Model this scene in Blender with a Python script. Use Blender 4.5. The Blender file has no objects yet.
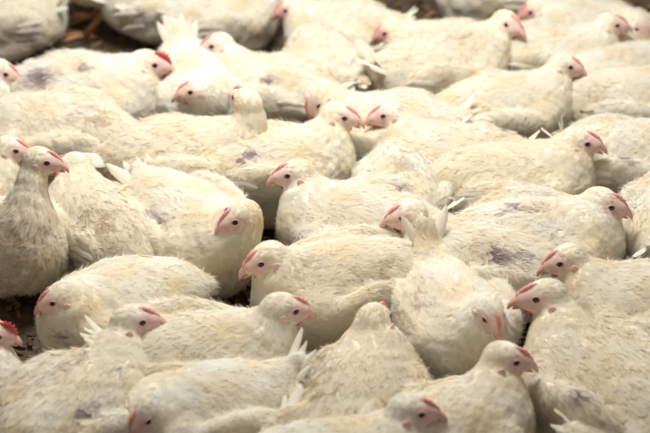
import bpy, math, random
import numpy as np
from mathutils import Vector, Matrix

SC = bpy.context.scene
COL = SC.collection
R = math.radians

# ------------------------------------------------------------------ camera
CAM_Z, PITCH, LENS = 1.76, 33.0, 100.0
cam_d = bpy.data.cameras.new('camera')
cam = bpy.data.objects.new('camera', cam_d)
COL.objects.link(cam)
cam.location = (0, 0, CAM_Z)
cam.rotation_euler = (R(90 - PITCH), 0, 0)
cam_d.lens, cam_d.sensor_width = LENS, 36.0
cam_d.clip_start = 0.05
cam_d.dof.use_dof = True
cam_d.dof.focus_distance = 2.90
cam_d.dof.aperture_fstop = 3.2
SC.camera = cam
FPX = 650 * LENS / 36.0
CP = np.array([0, 0, CAM_Z])

# ------------------------------------------------------------------ world, light, exposure
w = bpy.data.worlds.new('barn_air')
SC.world = w
w.use_nodes = True
w.node_tree.nodes['Background'].inputs[0].default_value = (1.0, 0.87, 0.72, 1)
w.node_tree.nodes['Background'].inputs[1].default_value = 0.29


def area(name, loc, target, size, energy, color, size_y=None):
    ld = bpy.data.lights.new(name, 'AREA')
    ld.shape = 'RECTANGLE'
    ld.size, ld.size_y = size, size_y or size
    ld.energy, ld.color = energy, color
    o = bpy.data.objects.new(name, ld)
    COL.objects.link(o)
    o.location = loc
    o.rotation_euler = (Vector(target) - Vector(loc)).to_track_quat('-Z', 'Y').to_euler()
    return o


area('barn_lamp', (-0.06, 2.84, 1.58), (-0.05, 2.72, 0.0), 0.6, 35, (1.0, 0.972, 0.915))

SC.view_settings.view_transform = 'Standard'
SC.view_settings.look = 'None'
SC.view_settings.gamma = 1.0
SC.view_settings.use_curve_mapping = False
SC.view_settings.exposure = -0.02


# ------------------------------------------------------------------ materials
def s2l(r, g, b):
    f = lambda c: c / 12.92 if c <= 0.04045 else ((c + 0.055) / 1.055) ** 2.4
    return tuple(f(c / 255.0) for c in (r, g, b))


def mat(name):
    m = bpy.data.materials.new(name)
    m.use_nodes = True
    nt = m.node_tree
    nt.nodes.clear()
    out = nt.nodes.new('ShaderNodeOutputMaterial')
    return m, nt, out


def feather_mat(name, trans):
    m, nt, out = mat(name)
    a = nt.nodes.new('ShaderNodeVertexColor'); a.layer_name = 'Col'
    d = nt.nodes.new('ShaderNodeBsdfDiffuse'); d.inputs['Roughness'].default_value = 0.6
    nt.links.new(a.outputs['Color'], d.inputs['Color'])
    if trans:
        t = nt.nodes.new('ShaderNodeBsdfTranslucent')
        nt.links.new(a.outputs['Color'], t.inputs['Color'])
        mx = nt.nodes.new('ShaderNodeMixShader'); mx.inputs[0].default_value = trans
        nt.links.new(d.outputs[0], mx.inputs[1]); nt.links.new(t.outputs[0], mx.inputs[2])
        nt.links.new(mx.outputs[0], out.inputs['Surface'])
    else:
        nt.links.new(d.outputs[0], out.inputs['Surface'])
    return m


def princ(name, col, rough=0.5, noise=0.0, nscale=300, col2=None, sss=0.0):
    m, nt, out = mat(name)
    p = nt.nodes.new('ShaderNodeBsdfPrincipled')
    p.inputs['Roughness'].default_value = rough
    p.inputs['Base Color'].default_value = (*col, 1)
    if sss:
        p.inputs['Subsurface Weight'].default_value = sss
        p.inputs['Subsurface Radius'].default_value = (0.006, 0.002, 0.001)
        p.inputs['Subsurface Scale'].default_value = 1.0
    if col2:
        tc = nt.nodes.new('ShaderNodeTexCoord')
        n = nt.nodes.new('ShaderNodeTexNoise'); n.inputs['Scale'].default_value = nscale
        n.inputs['Detail'].default_value = 5
        nt.links.new(tc.outputs['Object'], n.inputs['Vector'])
        r = nt.nodes.new('ShaderNodeValToRGB')
        r.color_ramp.elements[0].position, r.color_ramp.elements[1].position = 0.35, 0.68
        r.color_ramp.elements[0].color = (*col, 1); r.color_ramp.elements[1].color = (*col2, 1)
        nt.links.new(n.outputs['Fac'], r.inputs['Fac'])
        nt.links.new(r.outputs['Color'], p.inputs['Base Color'])
        if noise:
            b = nt.nodes.new('ShaderNodeBump'); b.inputs['Strength'].default_value = noise
            b.inputs['Distance'].default_value = 0.01
            nt.links.new(n.outputs['Fac'], b.inputs['Height'])
            nt.links.new(b.outputs['Normal'], p.inputs['Normal'])
    nt.links.new(p.outputs[0], out.inputs['Surface'])
    return m


M_BODY = feather_mat('skin_and_down', 0.0)
M_FEATH = feather_mat('white_feathers', 0.36)
M_COMB = princ('comb_red', s2l(208, 128, 120), 0.65, 0.3, 420, s2l(228, 176, 166), 0.15)
M_COMB2 = princ('comb_deep_red', s2l(188, 52, 60), 0.5, 0.3, 420, s2l(212, 92, 94), 0.15)
M_WATTLE = princ('wattle_red', s2l(200, 70, 72), 0.5, 0.0, 420, s2l(222, 130, 122))
M_BEAK = princ('beak_horn', s2l(206, 158, 146), 0.55, 0.1, 160, s2l(222, 184, 172))
M_LOBE = princ('ear_skin', s2l(226, 186, 178), 0.7, 0.2, 500, s2l(238, 212, 202))
M_EYE = princ('dark_eye', (0.006, 0.005, 0.005), 0.08)
M_LID = princ('eyelid_skin', s2l(205, 160, 152), 0.6, 0.0, 500, s2l(222, 184, 174))
M_NOSTRIL = princ('nostril_dark', s2l(110, 62, 52), 0.7)
M_LEG = princ('leg_scale', s2l(222, 172, 124), 0.55, 0.5, 260, s2l(196, 142, 100))
M_CLAW = princ('claw_horn', s2l(120, 96, 74), 0.5)
M_FLOOR = princ('litter_floor', s2l(62, 50, 38), 0.95, 1.0, 60, s2l(104, 86, 66))
M_STRAW = princ('straw', s2l(176, 148, 92), 0.7, 0.0, 60, s2l(150, 120, 70))


def litter_mat():
    m, nt, out = mat('litter_chips')
    a = nt.nodes.new('ShaderNodeVertexColor'); a.layer_name = 'Col'
    d = nt.nodes.new('ShaderNodeBsdfDiffuse')
    nt.links.new(a.outputs['Color'], d.inputs['Color'])
    nt.links.new(d.outputs[0], out.inputs['Surface'])
    return m


M_LITTER = litter_mat()


# ------------------------------------------------------------------ mesh helpers
def np_mesh(name, V, F, m, colors=None, smooth=True, normals=None):
    """V (n,3); F list of (k,len) arrays of equal-length faces."""
    me = bpy.data.meshes.new(name)
    V = np.ascontiguousarray(V, np.float32)
    loops = np.concatenate([f.ravel() for f in F]).astype(np.int32)
    tot = np.concatenate([np.full(len(f), f.shape[1]) for f in F]).astype(np.int32)
    start = np.concatenate([[0], np.cumsum(tot)[:-1]]).astype(np.int32)
    me.vertices.add(len(V)); me.vertices.foreach_set('co', V.ravel())
    me.loops.add(len(loops)); me.loops.foreach_set('vertex_index', loops)
    me.polygons.add(len(tot)); me.polygons.foreach_set('loop_start', start)
    me.polygons.foreach_set('loop_total', tot)
    me.polygons.foreach_set('use_smooth', np.full(len(tot), smooth))
    me.update(calc_edges=True)
    if colors is not None:
        a = me.color_attributes.new('Col', 'FLOAT_COLOR', 'POINT')
        c = np.ones((len(V), 4), np.float32); c[:, :3] = colors
        a.data.foreach_set('color', c.ravel())
    me.materials.append(m)
    if normals is not None:
        me.normals_split_custom_set_from_vertices(np.ascontiguousarray(normals, np.float32))
    return me


def link(name, me, parent=None, mtx=None):
    o = bpy.data.objects.new(name, me)
    COL.objects.link(o)
    if parent is not None:
        o.parent = parent
    if mtx is not None:
        o.matrix_local = mtx
    return o


def tube_mesh(name, pts, radii, m, seg=8, flat=1.0, squash_axis=None, colors=None):
    """closed tapered tube through pts; radii may be (a,b) pairs (side, up)"""
    pts = [np.array(p, float) for p in pts]
    V, F3, F4 = [], [], []
    n = len(pts)
    for i, p in enumerate(pts):
        t = pts[min(i + 1, n - 1)] - pts[max(i - 1, 0)]
        t /= np.linalg.norm(t)
        up = np.array([0, 0, 1.0]) if abs(t[2]) < 0.95 else np.array([1.0, 0, 0])
        s = np.cross(up, t); s /= np.linalg.norm(s)
        u = np.cross(t, s)
        r = radii[i] if isinstance(radii[i], (tuple, list)) else (radii[i], radii[i])
        for k in range(seg):
            a = 2 * math.pi * k / seg
            V.append(p + s * math.cos(a) * r[0] + u * math.sin(a) * r[1])
    for i in range(n - 1):
        for k in range(seg):
            k2 = (k + 1) % seg
            F4.append((i * seg + k, i * seg + k2, (i + 1) * seg + k2, (i + 1) * seg + k))
    c0, c1 = len(V), len(V) + 1
    V += [pts[0], pts[-1]]
    for k in range(seg):
        k2 = (k + 1) % seg
        F3.append((c0, k2, k)); F3.append((c1, (n - 1) * seg + k, (n - 1) * seg + k2))
    return np_mesh(name, np.array(V), [np.array(F4), np.array(F3)], m)


def ell_mesh(name, r, m, nu=12, nv=7):
    V, F4, F3 = [(0, 0, r[2])], [], []
    for j in range(1, nv):
        b = math.pi * j / nv
        for i in range(nu):
            a = 2 * math.pi * i / nu
            V.append((r[0] * math.sin(b) * math.cos(a), r[1] * math.sin(b) * math.sin(a), r[2] * math.cos(b)))
    V.append((0, 0, -r[2]))
    for i in range(nu):
        F3.append((0, 1 + i, 1 + (i + 1) % nu))
        o = 1 + (nv - 2) * nu
        F3.append((len(V) - 1, o + (i + 1) % nu, o + i))
        for j in range(nv - 2):
            a = 1 + j * nu
            F4.append((a + i, a + nu + i, a + nu + (i + 1) % nu, a + (i + 1) % nu))
    return np_mesh(name, np.array(V), [np.array(F4), np.array(F3)], m)


# ------------------------------------------------------------------ pixel -> place on the ground
TH = R(PITCH)
FWD = np.array([0, math.cos(TH), -math.sin(TH)])
UP = np.array([0, math.sin(TH), math.cos(TH)])
RT = np.array([1.0, 0, 0])


def ray(px, py):
    d = FWD + RT * (px - 325) / FPX - UP * (py - 216.5) / FPX
    return d / np.linalg.norm(d)


def at_z(px, py, z):
    d = ray(px, py)
    return CP + d * ((z - CAM_Z) / d[2])


# ------------------------------------------------------------------ the bird's shape as a distance field
def roty(a):
    c, s = math.cos(a), math.sin(a)
    return np.array([[c, 0, s], [0, 1, 0], [-s, 0, c]])


def rotx(a):
    c, s = math.cos(a), math.sin(a)
    return np.array([[1, 0, 0], [0, c, -s], [0, s, c]])


def rotz(a):
    c, s = math.cos(a), math.sin(a)
    return np.array([[c, -s, 0], [s, c, 0], [0, 0, 1]])


class Shape:
    def __init__(self, rng):
        self.p = []
        self.ph = rng.uniform(0, 6.28, (6, 3))
        self.amp = 0.0017

    def ell(self, c, r, k, rot=None):
        self.p.append(('e', np.array(c, np.float32), np.array(r, np.float32),
                       None if rot is None else np.array(rot, np.float32), k))

    def cone(self, a, b, ra, rb, k):
        self.p.append(('c', np.array(a, np.float32), np.array(b, np.float32), ra, rb, k))

    def __call__(self, P):
        P = P.astype(np.float32)
        d = None
        for q in self.p:
            if q[0] == 'e':
                L = P - q[1]
                if q[3] is not None:
                    L = L @ q[3]          # rows: world->local with R^T
                k0 = np.sqrt((L / q[2]) ** 2 @ np.ones(3, np.float32))
                k1 = np.sqrt((L / q[2] ** 2) ** 2 @ np.ones(3, np.float32)) + 1e-6
                e = k0 * (k0 - 1) / k1
            else:
                ab = q[2] - q[1]
                h = np.clip((P - q[1]) @ ab / (ab @ ab), 0, 1)
                L = P - q[1] - h[..., None] * ab
                e = np.sqrt((L * L).sum(-1)) - (q[3] + (q[4] - q[3]) * h)
            if d is None:
                d = e
            else:
                k = q[-1]
                hh = np.maximum(k - np.abs(d - e), 0) / k
                d = np.minimum(d, e) - hh * hh * k * 0.25
        n = (np.sin(P[..., 0] * 95 + self.ph[0, 0] + 1.5 * np.sin(P[..., 1] * 60 + self.ph[0, 1])) *
             np.sin(P[..., 2] * 105 + self.ph[0, 2] + 1.2 * np.sin(P[..., 0] * 47 + self.ph[1, 0])) *
             np.sin(P[..., 1] * 88 + self.ph[1, 1]) +
             0.5 * np.sin(P[..., 0] * 210 + self.ph[1, 2] + np.sin(P[..., 2] * 130)) * np.sin(P[..., 1] * 190 + P[..., 2] * 160 + self.ph[2, 0]))
        if self.hc is not None:
            q = P - self.hc
            f = np.clip((np.sqrt((q * q).sum(-1)) - 0.035) / 0.04, 0, 1)
            n = n * f
        return d - self.amp * n

    def grad(self, P):
        e = 0.0012
        d0 = self(P)
        g = np.stack([self(P + np.array(v, np.float32)) - d0 for v in ((e, 0, 0), (0, e, 0), (0, 0, e))], -1)
        g /= (np.linalg.norm(g, axis=-1, keepdims=True) + 1e-9)
        return d0, g


def axis_grid(lo, hi, c, fine, coarse, half):
    xs = [lo]
    while xs[-1] < hi:
        t = abs(xs[-1] - c)
        step = fine if t < half else min(coarse, fine + (t - half) * 0.25)
        xs.append(xs[-1] + step)
    return np.array(xs, np.float32)


def surface_nets(shape, lo, hi, hc):
    ax = [axis_grid(lo[i], hi[i], hc[i], 0.0036, 0.0075, 0.026) for i in range(3)]
    G = np.stack(np.meshgrid(*ax, indexing='ij'), -1)
    D = shape(G)
    n = D.shape
    S = D < 0
    acc = np.zeros((n[0] - 1, n[1] - 1, n[2] - 1, 3), np.float32)
    cnt = np.zeros(acc.shape[:3], np.float32)
    for axis in range(3):
        o1 = (axis + 1) % 3; o2 = (axis + 2) % 3
        for a in (0, 1):
            for b in (0, 1):
                sl0 = [None] * 3
                sl0[axis] = slice(0, n[axis] - 1)
                sl0[o1] = slice(a, n[o1] - 1 + a); sl0[o2] = slice(b, n[o2] - 1 + b)
                sl1 = list(sl0); sl1[axis] = slice(1, n[axis])
                sl0, sl1 = tuple(sl0), tuple(sl1)
                d0, d1 = D[sl0], D[sl1]
                x = (S[sl0] != S[sl1])
                t = np.where(x, d0 / np.where(x, d0 - d1, 1), 0)[..., None]
                acc += np.where(x[..., None], G[sl0] * (1 - t) + G[sl1] * t, 0)
                cnt += x
    act = cnt > 0
    idx = -np.ones(act.shape, np.int64)
    idx[act] = np.arange(act.sum())
    V = acc[act] / cnt[act][:, None]
    quads = []
    for axis in range(3):
        o1 = (axis + 1) % 3; o2 = (axis + 2) % 3
        sl0 = [slice(1, n[i] - 1) for i in range(3)]; sl0[axis] = slice(0, n[axis] - 1)
        sl1 = list(sl0); sl1[axis] = slice(1, n[axis])
        x = S[tuple(sl0)] != S[tuple(sl1)]
        flip = S[tuple(sl0)]
        I = np.argwhere(x)
        off = np.array([1, 1, 1]); off[axis] = 0
        I = I + off
        fl = flip[x]
        e1 = np.zeros(3, int); e1[o1] = 1
        e2 = np.zeros(3, int); e2[o2] = 1
        c = [I - e1 - e2, I - e2, I, I - e1]
        q = np.stack([idx[k[:, 0], k[:, 1], k[:, 2]] for k in c], -1)
        q[~fl] = q[~fl][:, ::-1]
        quads.append(q)
    Q = np.concatenate(quads)
    for _ in range(2):
        d, g = shape.grad(V)
        V = V - g * np.clip(d, -0.004, 0.004)[:, None]
    return V, Q


CREAM = np.array(s2l(251, 248, 239))
CREAM_Y = np.array(s2l(247, 237, 213))
SKIN = np.array(s2l(226, 190, 178))
FACE = np.array(s2l(226, 190, 182))
FACE3 = np.array(s2l(214, 158, 152))
FACE2 = np.array(s2l(238, 220, 211))
PURPLE = np.array(s2l(112, 88, 104))
PURPLE2 = np.array(s2l(150, 124, 136))
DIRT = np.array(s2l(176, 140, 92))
BROWN = np.array(s2l(150, 112, 64))


def feathers_np(P, N, D, L, W, lift, shape, col, rng, conform=True, curl=None):
    """many small vanes that lie along the skin: 10 vertices, 10 triangles each"""
    n = len(P)
    S = np.cross(N, D); S /= np.linalg.norm(S, axis=1, keepdims=True) + 1e-9
    ts = [0.0, 0.38, 0.76]
    ws = [0.42, 1.0, 0.72]
    rows = []
    for t, wd in zip(ts, ws):
        for sx in (-1, 0, 1):
            q = P + D * (t * L)[:, None] + S * (sx * wd * W * 0.5)[:, None]
            rows.append((q, t, sx))
    rows.append((P + D * L[:, None] + S * (rng.uniform(-.2, .2, n) * W)[:, None], 1.0, 0))
    V = np.zeros((n, 10, 3), np.float32)
    T = np.zeros(10); X = np.zeros(10)
    for i, (q, t, sx) in enumerate(rows):
        V[:, i] = q; T[i] = t; X[i] = sx
    h = 0.0005 + lift[:, None] * (T[None] ** 1.15) + (W[:, None] * 0.06) * (1 - np.abs(X))[None] * (T[None] > 0)
    if curl is not None:
        h = h + curl[:, None] * (T[None] ** 2)
    if conform:
        d, g = shape.grad(V.reshape(-1, 3))
        d = d.reshape(n, 10); g = g.reshape(n, 10, 3)
        V += g * (h - np.clip(d, -0.03, 0.03))[..., None]
        d, g = shape.grad(V.reshape(-1, 3))
        d = d.reshape(n, 10); g = g.reshape(n, 10, 3)
        V += g * (h - np.clip(d, -0.01, 0.01))[..., None]
    else:
        V += N[:, None, :] * h[..., None]
    base = (np.arange(n) * 10)[:, None]
    q4 = np.array([[3, 4, 1, 0], [4, 5, 2, 1], [6, 7, 4, 3], [7, 8, 5, 4]])
    q3 = np.array([[9, 7, 6], [9, 8, 7]])
    F4 = (base[:, None] + q4[None]).reshape(-1, 4)
    F3 = (base[:, None] + q3[None]).reshape(-1, 3)
    tt = T[None, :, None]
    C = col[:, None, :] * (1 - 0.03 * (1 - tt))
    # vane normal: mostly the skin's, tipped along the vane so each feather still reads
    NN = g + 0.12 * (X[None, :, None] * S[:, None, :]) + (0.11 * T - 0.045)[None, :, None] * D[:, None, :]
    NN /= np.linalg.norm(NN, axis=-1, keepdims=True)
    return V.reshape(-1, 3), F4, F3, C.reshape(-1, 3), NN.reshape(-1, 3)


# one large quill feather (tail, wing): thick vane with a shaft, shared by all birds
def quill_mesh(name, L, W, bend):
    seg, V, F4 = 6, [], []
    prof = [0.25, 0.75, 1.0, 1.0, 0.95, 0.8, 0.3]
    for side in (0, 1):
        for i in range(seg + 1):
            t = i / seg
            for x in (-1, -0.5, 0, 0.5, 1):
                z = bend * t * t * L + (1 - x * x) * W * 0.12 + (0.0008 if side == 0 else 0.0)
                if abs(x) == 1:
                    z = bend * t * t * L
                xx = t * L - abs(x) * W * 0.25 * (1 - t * 0.3)
                V.append((xx, x * prof[i] * W * 0.5, z))
    N5 = 5
    off = (seg + 1) * N5
    for i in range(seg):
        for k in range(4):
            a = i * N5 + k
            F4.append((a, a + N5, a + N5 + 1, a + 1))
            F4.append((off + a, off + a + 1, off + a + N5 + 1, off + a + N5))
    V = np.array(V)
    c = np.tile(np.array(s2l(251, 248, 239)), (len(V), 1))
    return np_mesh(name, V, [np.array(F4)], M_FEATH, c)


ME_TAILF = [quill_mesh('tail_feather', 0.078, 0.020, b) for b in (0.0, 0.12, -0.1)]
ME_WINGF = [quill_mesh('wing_feather', 0.080, 0.024, b) for b in (0.0, 0.10, -0.06)]
ME_TAILB = []
for m_ in ME_TAILF:
    k = m_.copy()
    c = np.ones((len(k.vertices), 4), np.float32)
    c[:, :3] = BROWN
    k.color_attributes['Col'].data.foreach_set('color', c.ravel())
    ME_TAILB.append(k)

# head furniture in the head's own frame (x forward, y left, z up), shared
HS = 1.11
ME_EYE = ell_mesh('eye', (0.0051, 0.0032, 0.0049), M_EYE, 14, 8)


def lid_mesh():
    V, F4 = [], []
    n, k = 16, 6
    for i in range(n):
        a = 2 * math.pi * i / n
        for j in range(k):
            b = 2 * math.pi * j / k
            r = 1 + 0.22 * math.cos(b)
            V.append((0.0055 * r * math.cos(a), 0.0009 * math.sin(b), 0.0051 * r * math.sin(a)))
    for i in range(n):
        for j in range(k):
            F4.append((i * k + j, ((i + 1) % n) * k + j, ((i + 1) % n) * k + (j + 1) % k, i * k + (j + 1) % k))
    return np_mesh('eyelid', np.array(V), [np.array(F4)], M_LID)


ME_LID = lid_mesh()
ME_LOBE = ell_mesh('ear_lobe', (0.0064, 0.0019, 0.0088), M_LOBE, 10, 7)
ME_BEAK = tube_mesh('beak', [(0.016, 0, 0.0005), (0.024, 0, 0.0002), (0.0315, 0, -0.0012), (0.0385, 0, -0.0042), (0.0445, 0, -0.0090), (0.0475, 0, -0.0140)],
                    [(0.0108, 0.0092), (0.0096, 0.0086), (0.0078, 0.0070), (0.0056, 0.0052), (0.0032, 0.0032), (0.0008, 0.0010)], M_BEAK, 12)
ME_LBEAK = tube_mesh('lower_beak', [(0.014, 0, -0.0105), (0.024, 0, -0.0108), (0.033, 0, -0.0125), (0.0410, 0, -0.0148)],
                     [(0.0095, 0.0042), (0.0085, 0.0040), (0.0056, 0.0032), (0.0013, 0.0011)], M_BEAK, 10)
ME_NOSTRIL = ell_mesh('nostril', (0.0022, 0.0007, 0.0010), M_NOSTRIL, 8, 5)
ME_WATTLE = tube_mesh('wattle', [(0.020, 0, -0.014), (0.0205, 0, -0.019), (0.0195, 0, -0.025), (0.019, 0, -0.028)],
                      [(0.0022, 0.006), (0.0026, 0.0068), (0.0024, 0.0055), (0.001, 0.002)], M_WATTLE, 8)


def comb_mesh(h, m, teeth=5, seed=0):
    rg = random.Random(seed)
    n = teeth * 2 + 1
    # base arc over beak root and brow
    arc = []
    for i in range(n):
        t = i / (n - 1)
        x = 0.0350 - 0.0310 * t
        z = 0.0045 + 0.0142 * math.sin(min(1, t * 1.1) * math.pi / 2)
        arc.append((x, z))
    V, F4 = [], []
    for i, (x, z) in enumerate(arc):
        t = i / (n - 1)
        env = math.sin(math.pi * min(1, max(0.06, t * 0.9 + 0.08)))
        hh = h * env * (1.0 if i % 2 else 0.55) * rg.uniform(.8, 1.2)
        nx, nz = (0.75 * (1 - t) + 0.1, 0.62 + 0.35 * t)
        wd = 0.0034 * (0.55 + 0.45 * env)
        for (f, yy) in ((-0.35, wd), (0.5, wd * 0.9), (1.0, wd * 0.25), (1.0, -wd * 0.25), (0.5, -wd * 0.9), (-0.35, -wd)):
            V.append((x + nx * hh * f - nx * (0.003 if f < 0 else 0), yy, z + nz * hh * f - nz * (0.003 if f < 0 else 0)))
    for i in range(n - 1):
        for k in range(6):
            F4.append((i * 6 + k, (i + 1) * 6 + k, (i + 1) * 6 + (k + 1) % 6, i * 6 + (k + 1) % 6))
    caps = np.array([[0, 1, 2, 3, 4, 5], [(n - 1) * 6 + k for k in (5, 4, 3, 2, 1, 0)]])
    return np_mesh('comb', np.array(V), [np.array(F4), caps], m)


ME_COMB = [comb_mesh(0.0040, M_COMB, 5, s) for s in (1, 2, 3)]
ME_COMBBIG = [comb_mesh(0.014, M_COMB2, 6, 7)]

GROUP = 'white chickens crowded on the barn floor'
N_BIRD = 0


def chicken(label, body, heading, eye=None, hyaw=None, hpitch=12, scale=1.0, hl=None, tail=35, pitch=0.0, dz=0.0,
            bigcomb=False, stains=(), patches=(), tailtuft=6, browntail=False, legs=False, wide=1.0, tint=0.0, wingout=0.0,
            bodyz=0.08, follow=0.75, pink=0.0, tailscale=1.0):
    global N_BIRD
    N_BIRD += 1
    seed = N_BIRD * 17 + 3
    scale *= 0.85
    rng = np.random.default_rng(seed)
    c = at_z(body[0], body[1], bodyz + dz)
    hd = R(heading)
    RZ = rotz(hd)
    BR = roty(-R(pitch))
    ctr = np.array([0, 0, 0.088])
    B = lambda p: BR @ (np.array(p) - ctr) + ctr + np.array([0, 0, dz])
    P0 = B((0.082, 0, 0.110))
    nat = P0 + BR @ np.array([0.055, 0, 0.088])
    if eye is not None:
        wn = np.array([c[0], c[1], 0]) + scale * (RZ @ nat)
        d = ray(*eye)
        dl = CP + d * ((wn - CP) @ d) - wn
        c[0] += follow * (dl @ RT)
        c[1] += follow * (dl @ UP) / math.sin(TH)
    to_local = lambda wp: (RZ.T @ (np.array(wp) - np.array([c[0], c[1], 0]))) / scale
    dir_local = lambda v: RZ.T @ np.array(v)

    sh = Shape(rng)
    sh.hc = None
    vr = rng.uniform(-1, 1, 6)
    wd = wide * (1 + 0.05 * vr[0])
    lf, hf = 1 + 0.06 * vr[1], 1 + 0.05 * vr[2]
    sh.ell(B((0.0, 0, 0.086)), (0.126 * lf, 0.088 * wd, 0.088 * hf), 0.03, BR)
    sh.ell(B((0.065, 0, 0.080)), (0.072, 0.078 * wd, 0.082), 0.035, BR)
    sh.ell(B((-0.075, 0, 0.088)), (0.078, 0.070 * wd, 0.070), 0.035, BR)
    for s in (-1, 1):
        sh.ell(B((0.0, s * 0.058 * wd, 0.045)), (0.075, 0.036, 0.043), 0.03, BR)     # thigh
        wr = BR @ rotz(s * R(5 - wingout)) @ roty(R(9 + 9 * vr[3 if s > 0 else 4])) @ rotx(-s * R(14))
        sh.ell(B((-0.018, s * 0.079 * wd, 0.098 + 0.008 * vr[4 if s > 0 else 5])), (0.094, 0.024, 0.052), 0.008, wr)  # folded wing
        sh.ell(B((0.055, s * 0.072 * wd, 0.108)), (0.035, 0.024, 0.034), 0.014, BR)     # wing shoulder
    ta = R(tail)
    T0 = B((-0.115, 0, 0.105)); TD = BR @ np.array([-math.cos(ta), 0, math.sin(ta)])
    T1 = T0 + TD * 0.060 * tailscale
    sh.cone(T0, T1, 0.040, 0.014, 0.045)

    # ---- neck and head
    if eye is not None:
        d = dir_local(ray(*eye)); o = to_local(CP)
        d = d / np.linalg.norm(d)
        tpar = (nat - o) @ d
        E = o + d * tpar
        if E[2] < 0.045:
            E = o + d * ((0.045 - o[2]) / d[2])
    else:
        E = np.array(hl if hl is not None else nat, float)
    yaw = R((hyaw if hyaw is not None else heading) - heading)
    ph = R(hpitch)
    hx = np.array([math.cos(yaw) * math.cos(ph), math.sin(yaw) * math.cos(ph), -math.sin(ph)])
    hy = np.array([-math.sin(yaw), math.cos(yaw), 0])
    hz = np.cross(hx, hy)
    HR = np.stack([hx, hy, hz], 1)
    if eye is not None:
        cl = to_local(CP) - E
        side = 1 if cl @ hy > 0 else -1
        HC = E - HS * (HR @ np.array([0.010, side * 0.019, 0.005]))
    else:
        HC = E
    dist = np.linalg.norm(HC - P0)
    print('BIRD %2d reach %.3f head local %s' % (N_BIRD, dist, np.round(HC, 3)), 'WARN' if dist > 0.165 else '')
    sh.hc = HC.astype(np.float32)
    NB = HC + HS * (HR @ np.array([-0.012, 0, -0.012]))
    mid = P0 * 0.5 + NB * 0.5
    ctrl = mid + BR @ np.array([0.016, 0, 0.0]) - hx * 0.012
    path = [P0 * (1 - t) ** 2 + ctrl * 2 * t * (1 - t) + NB * t * t for t in (0, .25, .5, .75, 1)]
    rad = [0.054, 0.044, 0.033, 0.026, 0.0225]
    for i in range(4):
        sh.cone(path[i], path[i + 1], rad[i], rad[i + 1], 0.03 if i < 2 else 0.012)
    H = lambda p: HC + HS * (HR @ np.array(p))
    sh.ell(H((-0.005, 0, 0.0005)), np.array((0.0255, 0.0195, 0.0195)) * HS, 0.014, HR)
    sh.ell(H((0.016, 0, -0.002)), np.array((0.0215, 0.0140, 0.0150)) * HS, 0.010, HR)
    sh.ell(H((0.004, 0, -0.010)), np.array((0.0200, 0.0160, 0.0130)) * HS, 0.010, HR)

    root = bpy.data.objects.new('chicken', None)
    COL.objects.link(root)
    root.location = (c[0], c[1], 0)
    root.rotation_euler = (0, 0, hd)
    root.scale = (scale,) * 3
    root.empty_display_size = 0.1
    root['label'] = label
    root['category'] = 'chicken'
    root['group'] = GROUP

    lo = np.array([-0.24, -0.15, -0.02]); hi = np.array([0.19, 0.15, 0.24 + dz])
    lo = np.minimum(lo, HC - 0.06); hi = np.maximum(hi, HC + 0.06)
    lo[2] = -0.02 + dz * 0
    V, Q = surface_nets(sh, lo, hi, HC)
    V = V.astype(np.float32)
    if not legs:
        V[:, 2] = np.maximum(V[:, 2], 0.0)
    _, NV = sh.grad(V)

    # marks picked out on this bird: bare purplish patches and brown stains
    marks = []
    o = to_local(CP)
    for kind, lst in (('p', patches), ('d', stains)):
        for (mx, my, mr) in lst:
            d = dir_local(ray(mx, my)); t = 2.2 / scale
            hit = None
            for _ in range(70):
                p = o + d * t
                dd = float(sh(p[None])[0])
                if dd < 0.0006:
                    hit = p; break
                t += dd * 0.8
                if t > 6: break
            if hit is not None:
                marks.append((kind, hit, mr))
            else:
                print('   mark misses', label, mx, my)

    def face_mask(P):
        q = (P - HC) @ HR / HS
        a = np.sqrt(((q - np.array([0.019, 0, 0.000])) / np.array([0.025, 0.030, 0.0165])) ** 2 @ np.ones(3))
        return np.clip((1.15 - a) / 0.35, 0, 1)

    base = CREAM * (1 - tint) + CREAM_Y * tint
    base = base * np.array([1, 1, 1])
    nse = lambda P, f, ph: np.sin(P[:, 0] * f + ph) * np.sin(P[:, 1] * f * 1.13 + ph * 1.7) * np.sin(P[:, 2] * f * .93 + ph * 2.3)
    phz = rng.uniform(0, 6.28)

    def colour(P, feather):
        n1 = nse(P, 42, phz)[:, None]
        C = base + (CREAM_Y - base) * np.clip(0.25 + 0.7 * n1, 0, 1)
        jit = rng.normal(0, 0.007 if feather else 0.005, (len(P), 1))
        C = C * (1 + jit)
        if feather:
            spot = rng.random(len(P)) < 0.010
            C[spot] = C[spot] * 0.75 + DIRT * 0.25
        for kind, hit, mr in marks:
            q = np.linalg.norm((P - hit) * np.array([0.8, 1, 1.25]), axis=1) / (mr * 1.15)
            m = np.clip(1.25 - q + rng.normal(0, 0.28 if feather else 0.1, len(P)), 0, 1)[:, None]
            if kind == 'p':
                tgt = PURPLE if not feather else PURPLE2
                C = C * (1 - 0.8 * m) + tgt * 0.8 * m
            else:
                m = m * (rng.random((len(P), 1)) < 0.55 if feather else 0.4)
                C = C * (1 - 0.42 * m) + DIRT * 0.42 * m
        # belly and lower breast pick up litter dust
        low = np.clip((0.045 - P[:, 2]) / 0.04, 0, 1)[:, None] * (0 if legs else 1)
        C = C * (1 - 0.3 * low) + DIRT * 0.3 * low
        fm = face_mask(P)[:, None]
        fcol = FACE2 + (FACE - FACE2) * np.clip(0.62 + 0.5 * nse(P, 260, phz), 0, 1)[:, None]
        fcol = fcol * (1 - pink) + FACE3 * pink
        return C * (1 - fm) + fcol * fm

    me = np_mesh('chicken_body', V, [Q], M_BODY, colour(V, False))
    link('body', me, root)

    # ---- plumage
    A = V[Q]
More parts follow.
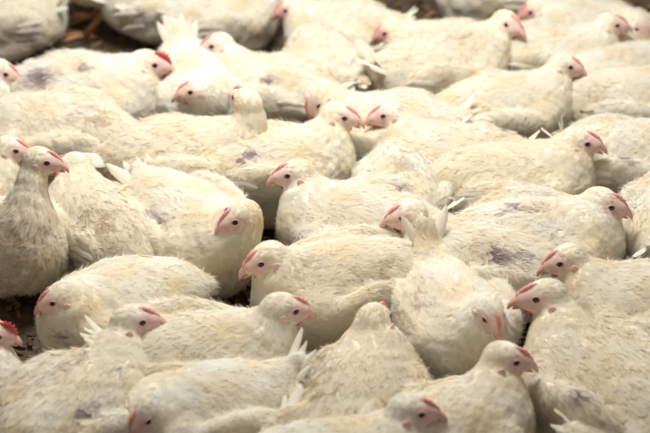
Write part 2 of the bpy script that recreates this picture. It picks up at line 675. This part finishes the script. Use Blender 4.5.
    area_ = 0.5 * np.linalg.norm(np.cross(A[:, 2] - A[:, 0], A[:, 3] - A[:, 1]), axis=1)
    cen = A.mean(1)
    fm = face_mask(cen)
    keep = (cen[:, 2] > 0.012) & (fm < 0.5)
    hdist = np.linalg.norm(cen - HC, axis=1)
    dens = np.where(hdist < 0.05, 3.2, np.where(hdist < 0.085, 1.9, 1.0))

    def sample(n, dn):
        pr = area_ * dn * keep; pr = pr / pr.sum()
        f = rng.choice(len(Q), n, p=pr)
        u = rng.random((n, 2))
        q = V[Q[f]]
        return (q[:, 0] * ((1 - u[:, :1]) * (1 - u[:, 1:])) + q[:, 1] * (u[:, :1] * (1 - u[:, 1:])) +
                q[:, 2] * u[:, :1] * u[:, 1:] + q[:, 3] * (1 - u[:, :1]) * u[:, 1:])

    segs = [(HC, H((-0.012, 0, -0.002)))] + [(path[i + 1], path[i]) for i in (3, 2, 1, 0)]

    def flow(P):
        D = np.tile(BR @ np.array([-1.0, 0, -0.10]), (len(P), 1))
        D[:, 2] -= np.clip(np.abs(P[:, 1]) - 0.03, 0, 0.1) * 1.5
        tw = np.exp(-np.linalg.norm(P - (T0 + TD * 0.03), axis=1) / 0.03)[:, None]
        D = D * (1 - tw) + TD * tw
        best = np.full(len(P), 1e9); bd = np.zeros((len(P), 3))
        for a, b in segs:
            ab = b - a
            h = np.clip((P - a) @ ab / (ab @ ab), 0, 1)
            ds = np.linalg.norm(P - a - h[:, None] * ab, axis=1)
            u = ds < best
            best[u] = ds[u]; bd[u] = ab / np.linalg.norm(ab)
        nw = np.clip((np.linalg.norm(P - P0, axis=1) - 0.035) / 0.03, 0, 1) * np.clip((0.062 - best) / 0.02, 0, 1)
        D = D * (1 - nw[:, None]) + bd * nw[:, None]
        return D

    def setup(P, jit):
        _, N = sh.grad(P)
        D = flow(P) + rng.normal(0, jit, P.shape)
        D -= (D * N).sum(1, keepdims=True) * N
        D /= np.linalg.norm(D, axis=1, keepdims=True) + 1e-9
        hdn = np.linalg.norm(P - HC, axis=1)
        g = np.clip((hdn - 0.028) / 0.085, 0, 1)
        return N, D, g

    P = sample(2000, dens).astype(np.float32)
    # thin the plumage over the bare patches
    for kind, hit, mr in marks:
        if kind == 'p':
            q = np.linalg.norm((P - hit) * np.array([0.8, 1, 1.25]), axis=1) / mr
            P = P[(q > 0.85) | (rng.random(len(P)) < 0.25)]
    N, D, g = setup(P, 0.20)
    L = (0.0075 + 0.0255 * g) * rng.uniform(0.75, 1.3, len(P))
    Wd = L * rng.uniform(0.48, 0.66, len(P))
    lift = (0.0004 + 0.0014 * g * rng.random(len(P)) ** 1.5)
    Vf, F4, F3, Cf, Nf = feathers_np(P, N, D, L, Wd, lift, sh, colour(P, True), rng)
    # fine barbs that make the outline downy
    P2 = sample(9500, np.where(hdist < 0.06, 2.2, 1.0)).astype(np.float32)
    N2, D2, g2 = setup(P2, 0.45)
    L2 = (0.0045 + 0.0145 * g2) * rng.uniform(0.6, 1.3, len(P2))
    tilt = rng.uniform(0.06, 0.36, len(P2)) * (0.55 + 0.45 * g2)
    S2 = np.cross(N2, D2)
    w2 = 0.0008 * (0.5 + 0.5 * g2)
    p0 = P2 + N2 * 0.001
    tip = p0 + (D2 * np.cos(tilt)[:, None] + N2 * np.sin(tilt)[:, None]) * L2[:, None]
    Vb = np.stack([p0 + S2 * w2[:, None], p0 - S2 * w2[:, None], tip], 1).reshape(-1, 3)
    Cb = np.repeat(colour(P2, True), 3, 0)
    F3b = np.arange(len(Vb)).reshape(-1, 3) + len(Vf)
    me = np_mesh('plumage', np.concatenate([Vf, Vb]), [F4, np.concatenate([F3, F3b])], M_FEATH,
                 np.clip(np.concatenate([Cf, Cb]), 0, 0.95), normals=np.concatenate([Nf, np.repeat(N2, 3, 0)]))
    pl = link('plumage', me, root)
    pl['kind'] = 'stuff'

    # ---- head parts
    HM = Matrix.Translation(Vector(HC)) @ Matrix((HR * HS).tolist()).to_4x4()
    bk = link('beak', ME_BEAK, root, HM)
    link('lower_beak', ME_LBEAK, root, HM)
    for s in (-1, 1):
        link('nostril', ME_NOSTRIL, bk, Matrix.Translation((0.0315, s * 0.0076, 0.0008)))
    cb = ME_COMBBIG[0] if bigcomb else ME_COMB[N_BIRD % 3]
    link('comb', cb, root, HM)
    for s in (-1, 1):
        # seat eye and ear lobe on the skin
        def seat(x, z, out):
            y = 0.03
            pts = np.array([H((x, s * yy, z)) for yy in np.linspace(0.032, 0.006, 60)])
            dd = sh(pts)
            k = int(np.argmax(dd < 0))
            return np.linspace(0.032, 0.006, 60)[k] + out
        ey = seat(0.0105, 0.0045, -0.0006)
        e = link('eye', ME_EYE, root, HM @ Matrix.Translation((0.0105, s * ey, 0.0045)) @ Matrix.Rotation(-s * 0.30, 4, 'Z'))
        link('eyelid', ME_LID, e, Matrix.Translation((0, s * 0.0004, 0)))
        ly = seat(-0.008, -0.0075, -0.0004)
        link('ear_lobe', ME_LOBE, root, HM @ Matrix.Translation((-0.008, s * ly, -0.0075)) @ Matrix.Rotation(0.35, 4, 'Y'))
        link('wattle', ME_WATTLE, root, HM @ Matrix.Translation((0, s * 0.0062, 0.0)) @ Matrix.Scale(1.5 if bigcomb else 0.8, 4, (0, 0, 1)) @ Matrix.Translation((0, 0, 0.0045 if bigcomb else -0.002)))

    # ---- tail and wing quills
    tb = ME_TAILB if browntail else ME_TAILF
    for i in range(tailtuft):
        f = (i - (tailtuft - 1) / 2) / max(1, (tailtuft - 1) / 2)
        a = ta + R(rng.uniform(-12, 14)) - abs(f) * 0.15
        d = BR @ np.array([-math.cos(a) * math.cos(f * 0.5), f * 0.42, math.sin(a)])
        d /= np.linalg.norm(d)
        side_ = np.cross(np.array([0, 0, 1.0]), d); side_ /= np.linalg.norm(side_)
        side_ = side_ * math.cos(0.5 * f) + np.cross(d, side_) * math.sin(0.5 * f)
        up = np.cross(d, side_)
        Mx = np.stack([d, side_, up], 1) * rng.uniform(0.85, 1.12)
        pos = T0 + TD * (0.014 + 0.06 * (tailscale - 1)) + np.array([0, f * 0.016, 0.004])
        link('tail_feather', tb[i % 3], root, Matrix.Translation(Vector(pos)) @ Matrix(Mx.tolist()).to_4x4())
    for s in (-1, 1):
        for i in range(4):
            d = BR @ np.array([-1.0, -s * (0.16 - 0.07 * i) + s * wingout * 0.02, 0.10 - 0.10 * i])
            d += rng.normal(0, 0.05, 3)
            d /= np.linalg.norm(d)
            p = B((-0.062 + 0.006 * i, s * (0.088 * wd - 0.006 * i + (0 if i else -0.003)), 0.122 - 0.014 * i))
            for _ in range(3):
                dd, gg = sh.grad(p[None].astype(np.float32))
                p = p - gg[0] * (dd[0] - 0.003)
            up = gg[0] - d * (gg[0] @ d); up /= np.linalg.norm(up)
            # end of the quill follows the body
            sd = np.cross(up, d)
            Mx = np.stack([d, sd, up], 1) * rng.uniform(0.8, 1.1)
            src = ME_WINGF[i % 3]
            co = np.zeros(len(src.vertices) * 3, np.float32); src.vertices.foreach_get('co', co)
            co = co.reshape(-1, 3)
            tt = co[:, 0] / 0.085
            Wv = (p + co @ Mx.T).astype(np.float32)
            dd, g3 = sh.grad(Wv)
            want = 0.0022 + np.clip(tt, 0, 1) ** 1.5 * 0.0035 + co[:, 2] * 0.6
            Wv = Wv + g3 * ((want - dd) * np.clip(1.6 - tt, 0.6, 1))[:, None]
            kk = src.copy(); kk.vertices.foreach_set('co', Wv.ravel()); kk.update()
            link('wing_feather', kk, root)
    if legs:
        for s in (-1, 1):
            build_leg(root, B((0.0, s * 0.05, 0.03)), s, dz)
    return root


def build_leg(root, top, s, dz):
    z0 = 0.008
    hock = np.array([top[0] - 0.02, top[1], top[2] * 0.62 + 0.01])
    foot = np.array([top[0] + 0.045, top[1], z0])
    lg = link('leg', tube_mesh('leg', [top, hock * 0.5 + top * 0.5, hock, hock * 0.5 + foot * 0.5, foot], [0.018, 0.015, 0.0110, 0.0092, 0.0098], M_LEG, 10), root)
    for a, ln in ((0, 0.075), (0.5, 0.062), (-0.5, 0.062), (math.pi, 0.030)):
        d = np.array([math.cos(a), math.sin(a), 0])
        pts = [foot, foot + d * ln * 0.3 + np.array([0, 0, 0.003]), foot + d * ln * 0.65, foot + d * ln + np.array([0, 0, -0.003])]
        link('toe', tube_mesh('toe', pts, [0.0075, 0.0068, 0.0060, 0.0036], M_LEG, 8), lg)
        cp = [pts[-1] - d * 0.003, pts[-1] + d * 0.007 + np.array([0, 0, 0.001]), pts[-1] + d * 0.013 + np.array([0, 0, -0.0035])]
        link('claw', tube_mesh('claw', cp, [0.0030, 0.0022, 0.0005], M_CLAW, 6), lg)


# ------------------------------------------------------------------ floor
def floor():
    n = 8
    V = np.array([(-8, -6, 0), (8, -6, 0), (8, 16, 0), (-8, 16, 0), (-8, -6, -.1), (8, -6, -.1), (8, 16, -.1), (-8, 16, -.1)], float)
    F = np.array([[0, 1, 2, 3], [7, 6, 5, 4], [0, 4, 5, 1], [1, 5, 6, 2], [2, 6, 7, 3], [3, 7, 4, 0]])
    o = link('floor', np_mesh('floor', V, [F], M_FLOOR, smooth=False))
    o['kind'] = 'structure'
    o['label'] = 'dark brown litter floor of the poultry barn'
    o['category'] = 'floor'
    # loose shavings
    rng = np.random.default_rng(5)
    k = 9000
    P = np.stack([rng.uniform(-1.3, 1.3, k), rng.uniform(1.7, 4.6, k), rng.uniform(0.0005, 0.006, k)], 1)
    a = rng.uniform(0, 6.28, k); L = rng.uniform(0.004, 0.016, k); W = L * rng.uniform(.2, .6, k)
    d = np.stack([np.cos(a), np.sin(a), rng.normal(0, .25, k)], 1); s = np.stack([-np.sin(a), np.cos(a), rng.normal(0, .25, k)], 1)
    t = np.array([0, 0, 1.0]) * 0.0012
    cs = [P - d * L[:, None] - s * W[:, None] * .4, P + d * L[:, None] * .8 - s * W[:, None], P + d * L[:, None] + s * W[:, None] * .5, P - d * L[:, None] * .7 + s * W[:, None]]
    V = np.stack(cs + [c + t for c in cs], 1)
    V[..., 2] = np.maximum(V[..., 2], 0.0002)
    b = (np.arange(k) * 8)[:, None, None]
    q = np.array([[4, 5, 6, 7], [0, 1, 5, 4], [1, 2, 6, 5], [2, 3, 7, 6], [3, 0, 4, 7]])
    c0, c1 = np.array(s2l(74, 58, 42)), np.array(s2l(150, 124, 92))
    cc = c0 + (c1 - c0) * (rng.random((k, 1)) ** 2.2)
    o = link('litter', np_mesh('litter', V.reshape(-1, 3), [(b + q[None]).reshape(-1, 4)], M_LITTER, np.repeat(cc, 8, 0), False))
    o['kind'] = 'stuff'
    o['label'] = 'brown wood shavings strewn over the barn floor'
    o['category'] = 'litter'


floor()


def straw(label, px, py, ang, ln):
    p = at_z(px, py, 0.012)
    d = np.array([math.cos(R(ang)), math.sin(R(ang)), 0])
    pts = [(-d * ln / 2), (-d * ln / 6 + np.array([0, 0, 0.002])), (d * ln / 6 + np.array([0, 0, .0015])), d * ln / 2]
    o = link('straw', tube_mesh('straw', pts, [0.0022, 0.0024, 0.0022, 0.0018], M_STRAW, 6))
    o.location = (p[0], p[1], 0.009)
    o['label'] = label
    o['category'] = 'straw'


# ------------------------------------------------------------------ the flock, from the far edge to the near one
#        label, body centre, heading (0 right, 90 away, 180 left, 270 to the camera), eye, head yaw
BIRDS = [
    # far edge
    dict(label='white chicken in the top left corner with its raised tail to the right', body=(2, 16), heading=178, hl=(0.13, 0, 0.16), tail=48, stains=[(10, 30, .03)], scale=0.95),
    dict(label='chicken standing on an orange foot at the top edge beside bare litter', body=(100, -47), heading=175, hl=(0.14, 0, 0.27), dz=0.1, legs=True, tint=.5, scale=0.95),
    dict(label='plump white chicken at the top edge right of the bare litter patch', body=(158, -4), heading=8, hl=(0.14, 0, 0.13), dz=0.02, legs=True, patches=[(143, 14, .016)], scale=0.85),
    dict(label='white chicken at the top edge, head hidden, left of a red-combed face', body=(228, 14), heading=25, hl=(0.15, 0.02, 0.10), tail=25, scale=0.9),
    dict(label='chicken at the top edge facing left with its pale red comb above a dark face', body=(347, 3), heading=172, eye=(286, 11), hyaw=195, hpitch=18, pink=0.7, scale=0.95),
    dict(label='chicken with a flushed dark face and red comb, facing left below the top edge', body=(438, 22), heading=176, eye=(385, 34), hyaw=190, hpitch=25, pink=0.9, scale=0.95),
    dict(label='white chicken cut by the top edge behind a chicken with upright pink comb', body=(492, -8), heading=160, hl=(0.12, 0, 0.15)),
    dict(label='chicken at the top edge with a dark pink face turned left', body=(588, 6), heading=175, eye=(531, 13), hyaw=200, hpitch=20, pink=0.7, scale=0.95),  # face skin itself is a deeper pink
    dict(label='chicken in the top right corner whose red-combed head faces the right edge', body=(622, 2), heading=330, eye=(637, 28), hyaw=-25, hpitch=12, hl=None, pink=0.4, scale=0.95),
    # second row
    dict(label='white chicken with purplish wing patches and a bright red comb beside bare litter', body=(92, 92), heading=2, eye=(154, 66), hyaw=-8, hpitch=10, bigcomb=True, scale=1.15, patches=[(47, 76, .022), (96, 93, .014), (88, 68, .01)], tint=-.2, follow=0.4),
    dict(label='white chicken with raised tail fan and head lowered left, behind an upright neck', body=(200, 84), heading=285, eye=(191, 93), hyaw=195, hpitch=12, tail=60, tint=-.2, follow=0.3, scale=1.05),
    dict(label='white chicken facing left above a lowered head, its back curving down to the right', body=(272, 78), heading=160, eye=(212, 47), hyaw=190, hpitch=14, tail=10, patches=[(263, 80, .012)]),
    dict(label='round-backed white chicken with its head hidden, second row, centre', body=(328, 62), heading=120, hl=(0.14, 0, 0.09), tail=20, patches=[(349, 60, .010)], scale=0.92),
    dict(label='large chicken with mottled wings and an upright pink comb at far right of its body', body=(438, 55), heading=20, eye=(505, 25), hyaw=-50, hpitch=5, scale=1.1, stains=[(470, 35, .02), (452, 70, .015)], tint=.2),
    dict(label='long-backed chicken facing right beside a second red-combed head, upper right', body=(553, 47), heading=2, eye=(617, 26), hyaw=-5, hpitch=8),
    dict(label='chicken resting in the upper right with its tail tip raised, head hidden', body=(618, 74), heading=205, hl=(0.13, 0, 0.1), tail=60, scale=0.92),
    # third row
    dict(label='chicken at the left edge with only its pink face and beak showing, high up', body=(-22, 103), heading=8, eye=(5, 75), hyaw=-12, hpitch=22),
    dict(label='chicken lying low with its face drooping left, behind two chickens facing each other', body=(385, 97), heading=176, eye=(318, 105), hyaw=215, hpitch=62, scale=1.05),
    dict(label='chicken facing right with open dark eye, wings folded, third row, right of centre', body=(517, 103), heading=8, eye=(570, 68), hyaw=-15, hpitch=14, tail=20, tint=.15),
    dict(label='chicken with a yellow-stained tail against the right edge, upper right', body=(630, 104), heading=5, hl=(0.13, 0, 0.15), browntail=False, stains=[(601, 92, .03)], tail=15),
    # fourth row
    dict(label='broad-backed cream chicken on the left with its head out of sight', body=(55, 142), heading=172, hl=(0.13, 0.02, 0.10), scale=1.12, tail=5, stains=[(80, 115, .03)], tint=.1),
    dict(label='cream chicken twisting its raised neck back over its shoulder, left of centre', body=(190, 166), heading=4, eye=(232, 98), hyaw=128, hpitch=5, scale=1.12, tail=5, tint=.35, patches=[(146, 173, .01)], follow=0),
    dict(label='chicken facing right, beak towards another chicken facing left, upper centre', body=(300, 164), heading=12, eye=(344, 119), hyaw=-12, hpitch=12, patches=[(260, 153, .012)], stains=[(335, 165, .03)], tint=.2, scale=1.08),
    dict(label='chicken facing left, beak towards another chicken facing right, upper centre', body=(438, 124), heading=170, eye=(384, 117), hyaw=200, hpitch=10, follow=1.0),
    dict(label='fluffy white chicken with no head showing, wings down, right of centre', body=(404, 190), heading=95, hl=(0.12, 0, 0.07), tail=10, stains=[(400, 160, .03)], scale=0.96),
    dict(label='cream chicken facing right with its whole head clear of its neighbours, right side', body=(515, 160), heading=4, eye=(587, 145), hyaw=-10, hpitch=10, scale=1.12, tail=2, tint=.35),
    dict(label='white chicken against the right edge behind a cleanly visible cream head', body=(622, 160), heading=12, hl=(0.14, 0, 0.14), tail=65, patches=[(634, 160, .012)]),
    dict(label='chicken cut by the right edge at mid height with only its side showing', body=(668, 222), heading=75, hl=(0.14, 0, 0.1)),
    # fifth row
    dict(label='chicken half hidden at the left edge behind a taller long-necked chicken', body=(-28, 182), heading=10, eye=(15, 152), hyaw=-8, hpitch=14, dz=0.0),
    dict(label='long-necked chicken sitting upright at the left edge with a dirt-streaked breast', body=(4, 240), heading=305, eye=(46, 164), hyaw=-8, hpitch=12, pitch=22, dz=0.02, scale=1.0, stains=[(20, 250, .05), (12, 280, .05), (35, 230, .04)], tint=.3, bodyz=0.09, follow=0.2),
    dict(label='speckled chicken with its face turned away left, rump rounded to the right', body=(100, 224), heading=128, eye=(62, 168), hyaw=172, hpitch=15, scale=1.04, tail=-10, patches=[(72, 262, .014)], stains=[(100, 222, .05), (75, 220, .03)], tint=.2, tailtuft=4, follow=0.3),
    dict(label='white chicken bending its head down left above its own pale breast, left of centre', body=(196, 214), heading=308, eye=(236, 223), hyaw=202, hpitch=22, scale=1.12, tail=30, tint=.1, patches=[(163, 222, .012)], follow=0.7),
    dict(label='alert white chicken in the middle with head held up facing left', body=(337, 220), heading=168, eye=(288, 177), hyaw=188, hpitch=12, scale=1.08, tail=28, patches=[(357, 250, .014), (395, 190, .012)], stains=[(345, 240, .02)]),
    dict(label='white chicken facing left with a shaded face, cheek against a mottled back', body=(485, 240), heading=165, eye=(403, 219), hyaw=195, hpitch=12, scale=1.08, tail=15, patches=[(492, 257, .024)], tint=.1),
    dict(label='long white chicken facing right with a small red wattle, right of centre', body=(537, 205), heading=2, eye=(611, 208), hyaw=-14, hpitch=14, scale=1.15, tail=5, patches=[(520, 207, .012), (544, 208, .010)]),
    # sixth row
    dict(label='low white chicken with pink comb facing left over the dark gap, left side', body=(114, 282), heading=206, eye=(53, 304), hyaw=196, hpitch=22, scale=1.04, tail=-10, patches=[(55, 335, .012)], tint=.05, follow=0.55, tailtuft=0),
    dict(label='cream chicken in the centre facing left, tail stretched out to the right', body=(334, 283), heading=198, eye=(262, 265), hyaw=205, hpitch=20, scale=1.12, tail=22, stains=[(372, 285, .03), (365, 272, .02), (300, 262, .02)], tint=.3, follow=0.45),
    dict(label='white chicken with a tall tail fan and its face lowered towards the right', body=(452, 302), heading=288, eye=(483, 320), hyaw=292, hpitch=32, scale=1.05, tail=72, wide=1.05, stains=[(425, 303, .03), (415, 318, .02)], tailtuft=3, tailscale=1.75),
    dict(label='white chicken facing left, the higher of two left-facing heads at right', body=(632, 287), heading=170, eye=(561, 265), hyaw=192, hpitch=18, scale=1.08, tint=.15),
    # near rows
    dict(label='red-combed chicken cut by the left edge at the bottom with dangling red wattle', body=(-2, 402), heading=25, eye=(-2, 338), hyaw=-5, hpitch=16, bigcomb=True),
    dict(label='cream chicken facing right, head in front of the centre chicken, lower middle', body=(212, 338), heading=4, eye=(296, 313), hyaw=12, hpitch=16, scale=1.15, tail=40, tint=.15),
    dict(label='white chicken with a purple feather scar on its back, looking right, lower left', body=(92, 382), heading=52, eye=(142, 324), hyaw=3, hpitch=4, scale=1.12, tail=-5, patches=[(92, 412, .018), (120, 369, .005), (54, 373, .006)], stains=[(75, 360, .02)], tint=.1),
    dict(label='white chicken with pointed tail up and face bowed at the bottom left edge', body=(205, 397), heading=196, eye=(148, 421), hyaw=232, hpitch=35, scale=1.05, tail=60, tint=-.1, follow=0.25, tailscale=1.2, tailtuft=4),
    dict(label='cream chicken seen from behind, smooth back of the head turned right', body=(350, 362), heading=68, eye=(391, 316), hyaw=60, hpitch=25, scale=1.12, tail=-20, tailtuft=3, stains=[(310, 340, .03), (322, 355, .03), (318, 385, .04)], tint=.25, follow=0.7),
    dict(label='chicken at the bottom edge with brown-stained tail and dark-faced head to the right', body=(364, 436), heading=8, eye=(421, 416), hyaw=-5, hpitch=8, scale=1.1, browntail=True, tail=20),
    dict(label='round white chicken with its head low over its shoulder facing right, bottom right', body=(462, 402), heading=28, eye=(516, 364), hyaw=-5, hpitch=14, scale=1.1, tail=-10, tailtuft=3, stains=[(450, 375, .03), (445, 360, .02)], tint=.2, follow=0.8),
    dict(label='big rough-feathered chicken facing left, the lower of two left-facing heads at right', body=(604, 364), heading=128, eye=(537, 301), hyaw=186, hpitch=8, scale=1.2, tail=10, patches=[(576, 395, .014)], tint=.3),
    dict(label='chicken cut by the right edge below two left-facing heads, only its flank showing', body=(668, 338), heading=110, hl=(0.14, 0, 0.13), tint=.3),
    dict(label='pale chicken back rising from the bottom right corner', body=(662, 443), heading=10, hl=(0.14, 0, 0.12), tint=.1),
]
for b in BIRDS:
    chicken(**b)

straw('yellow straw lying in the gap at the bottom right', 562, 424, 12, 0.07)
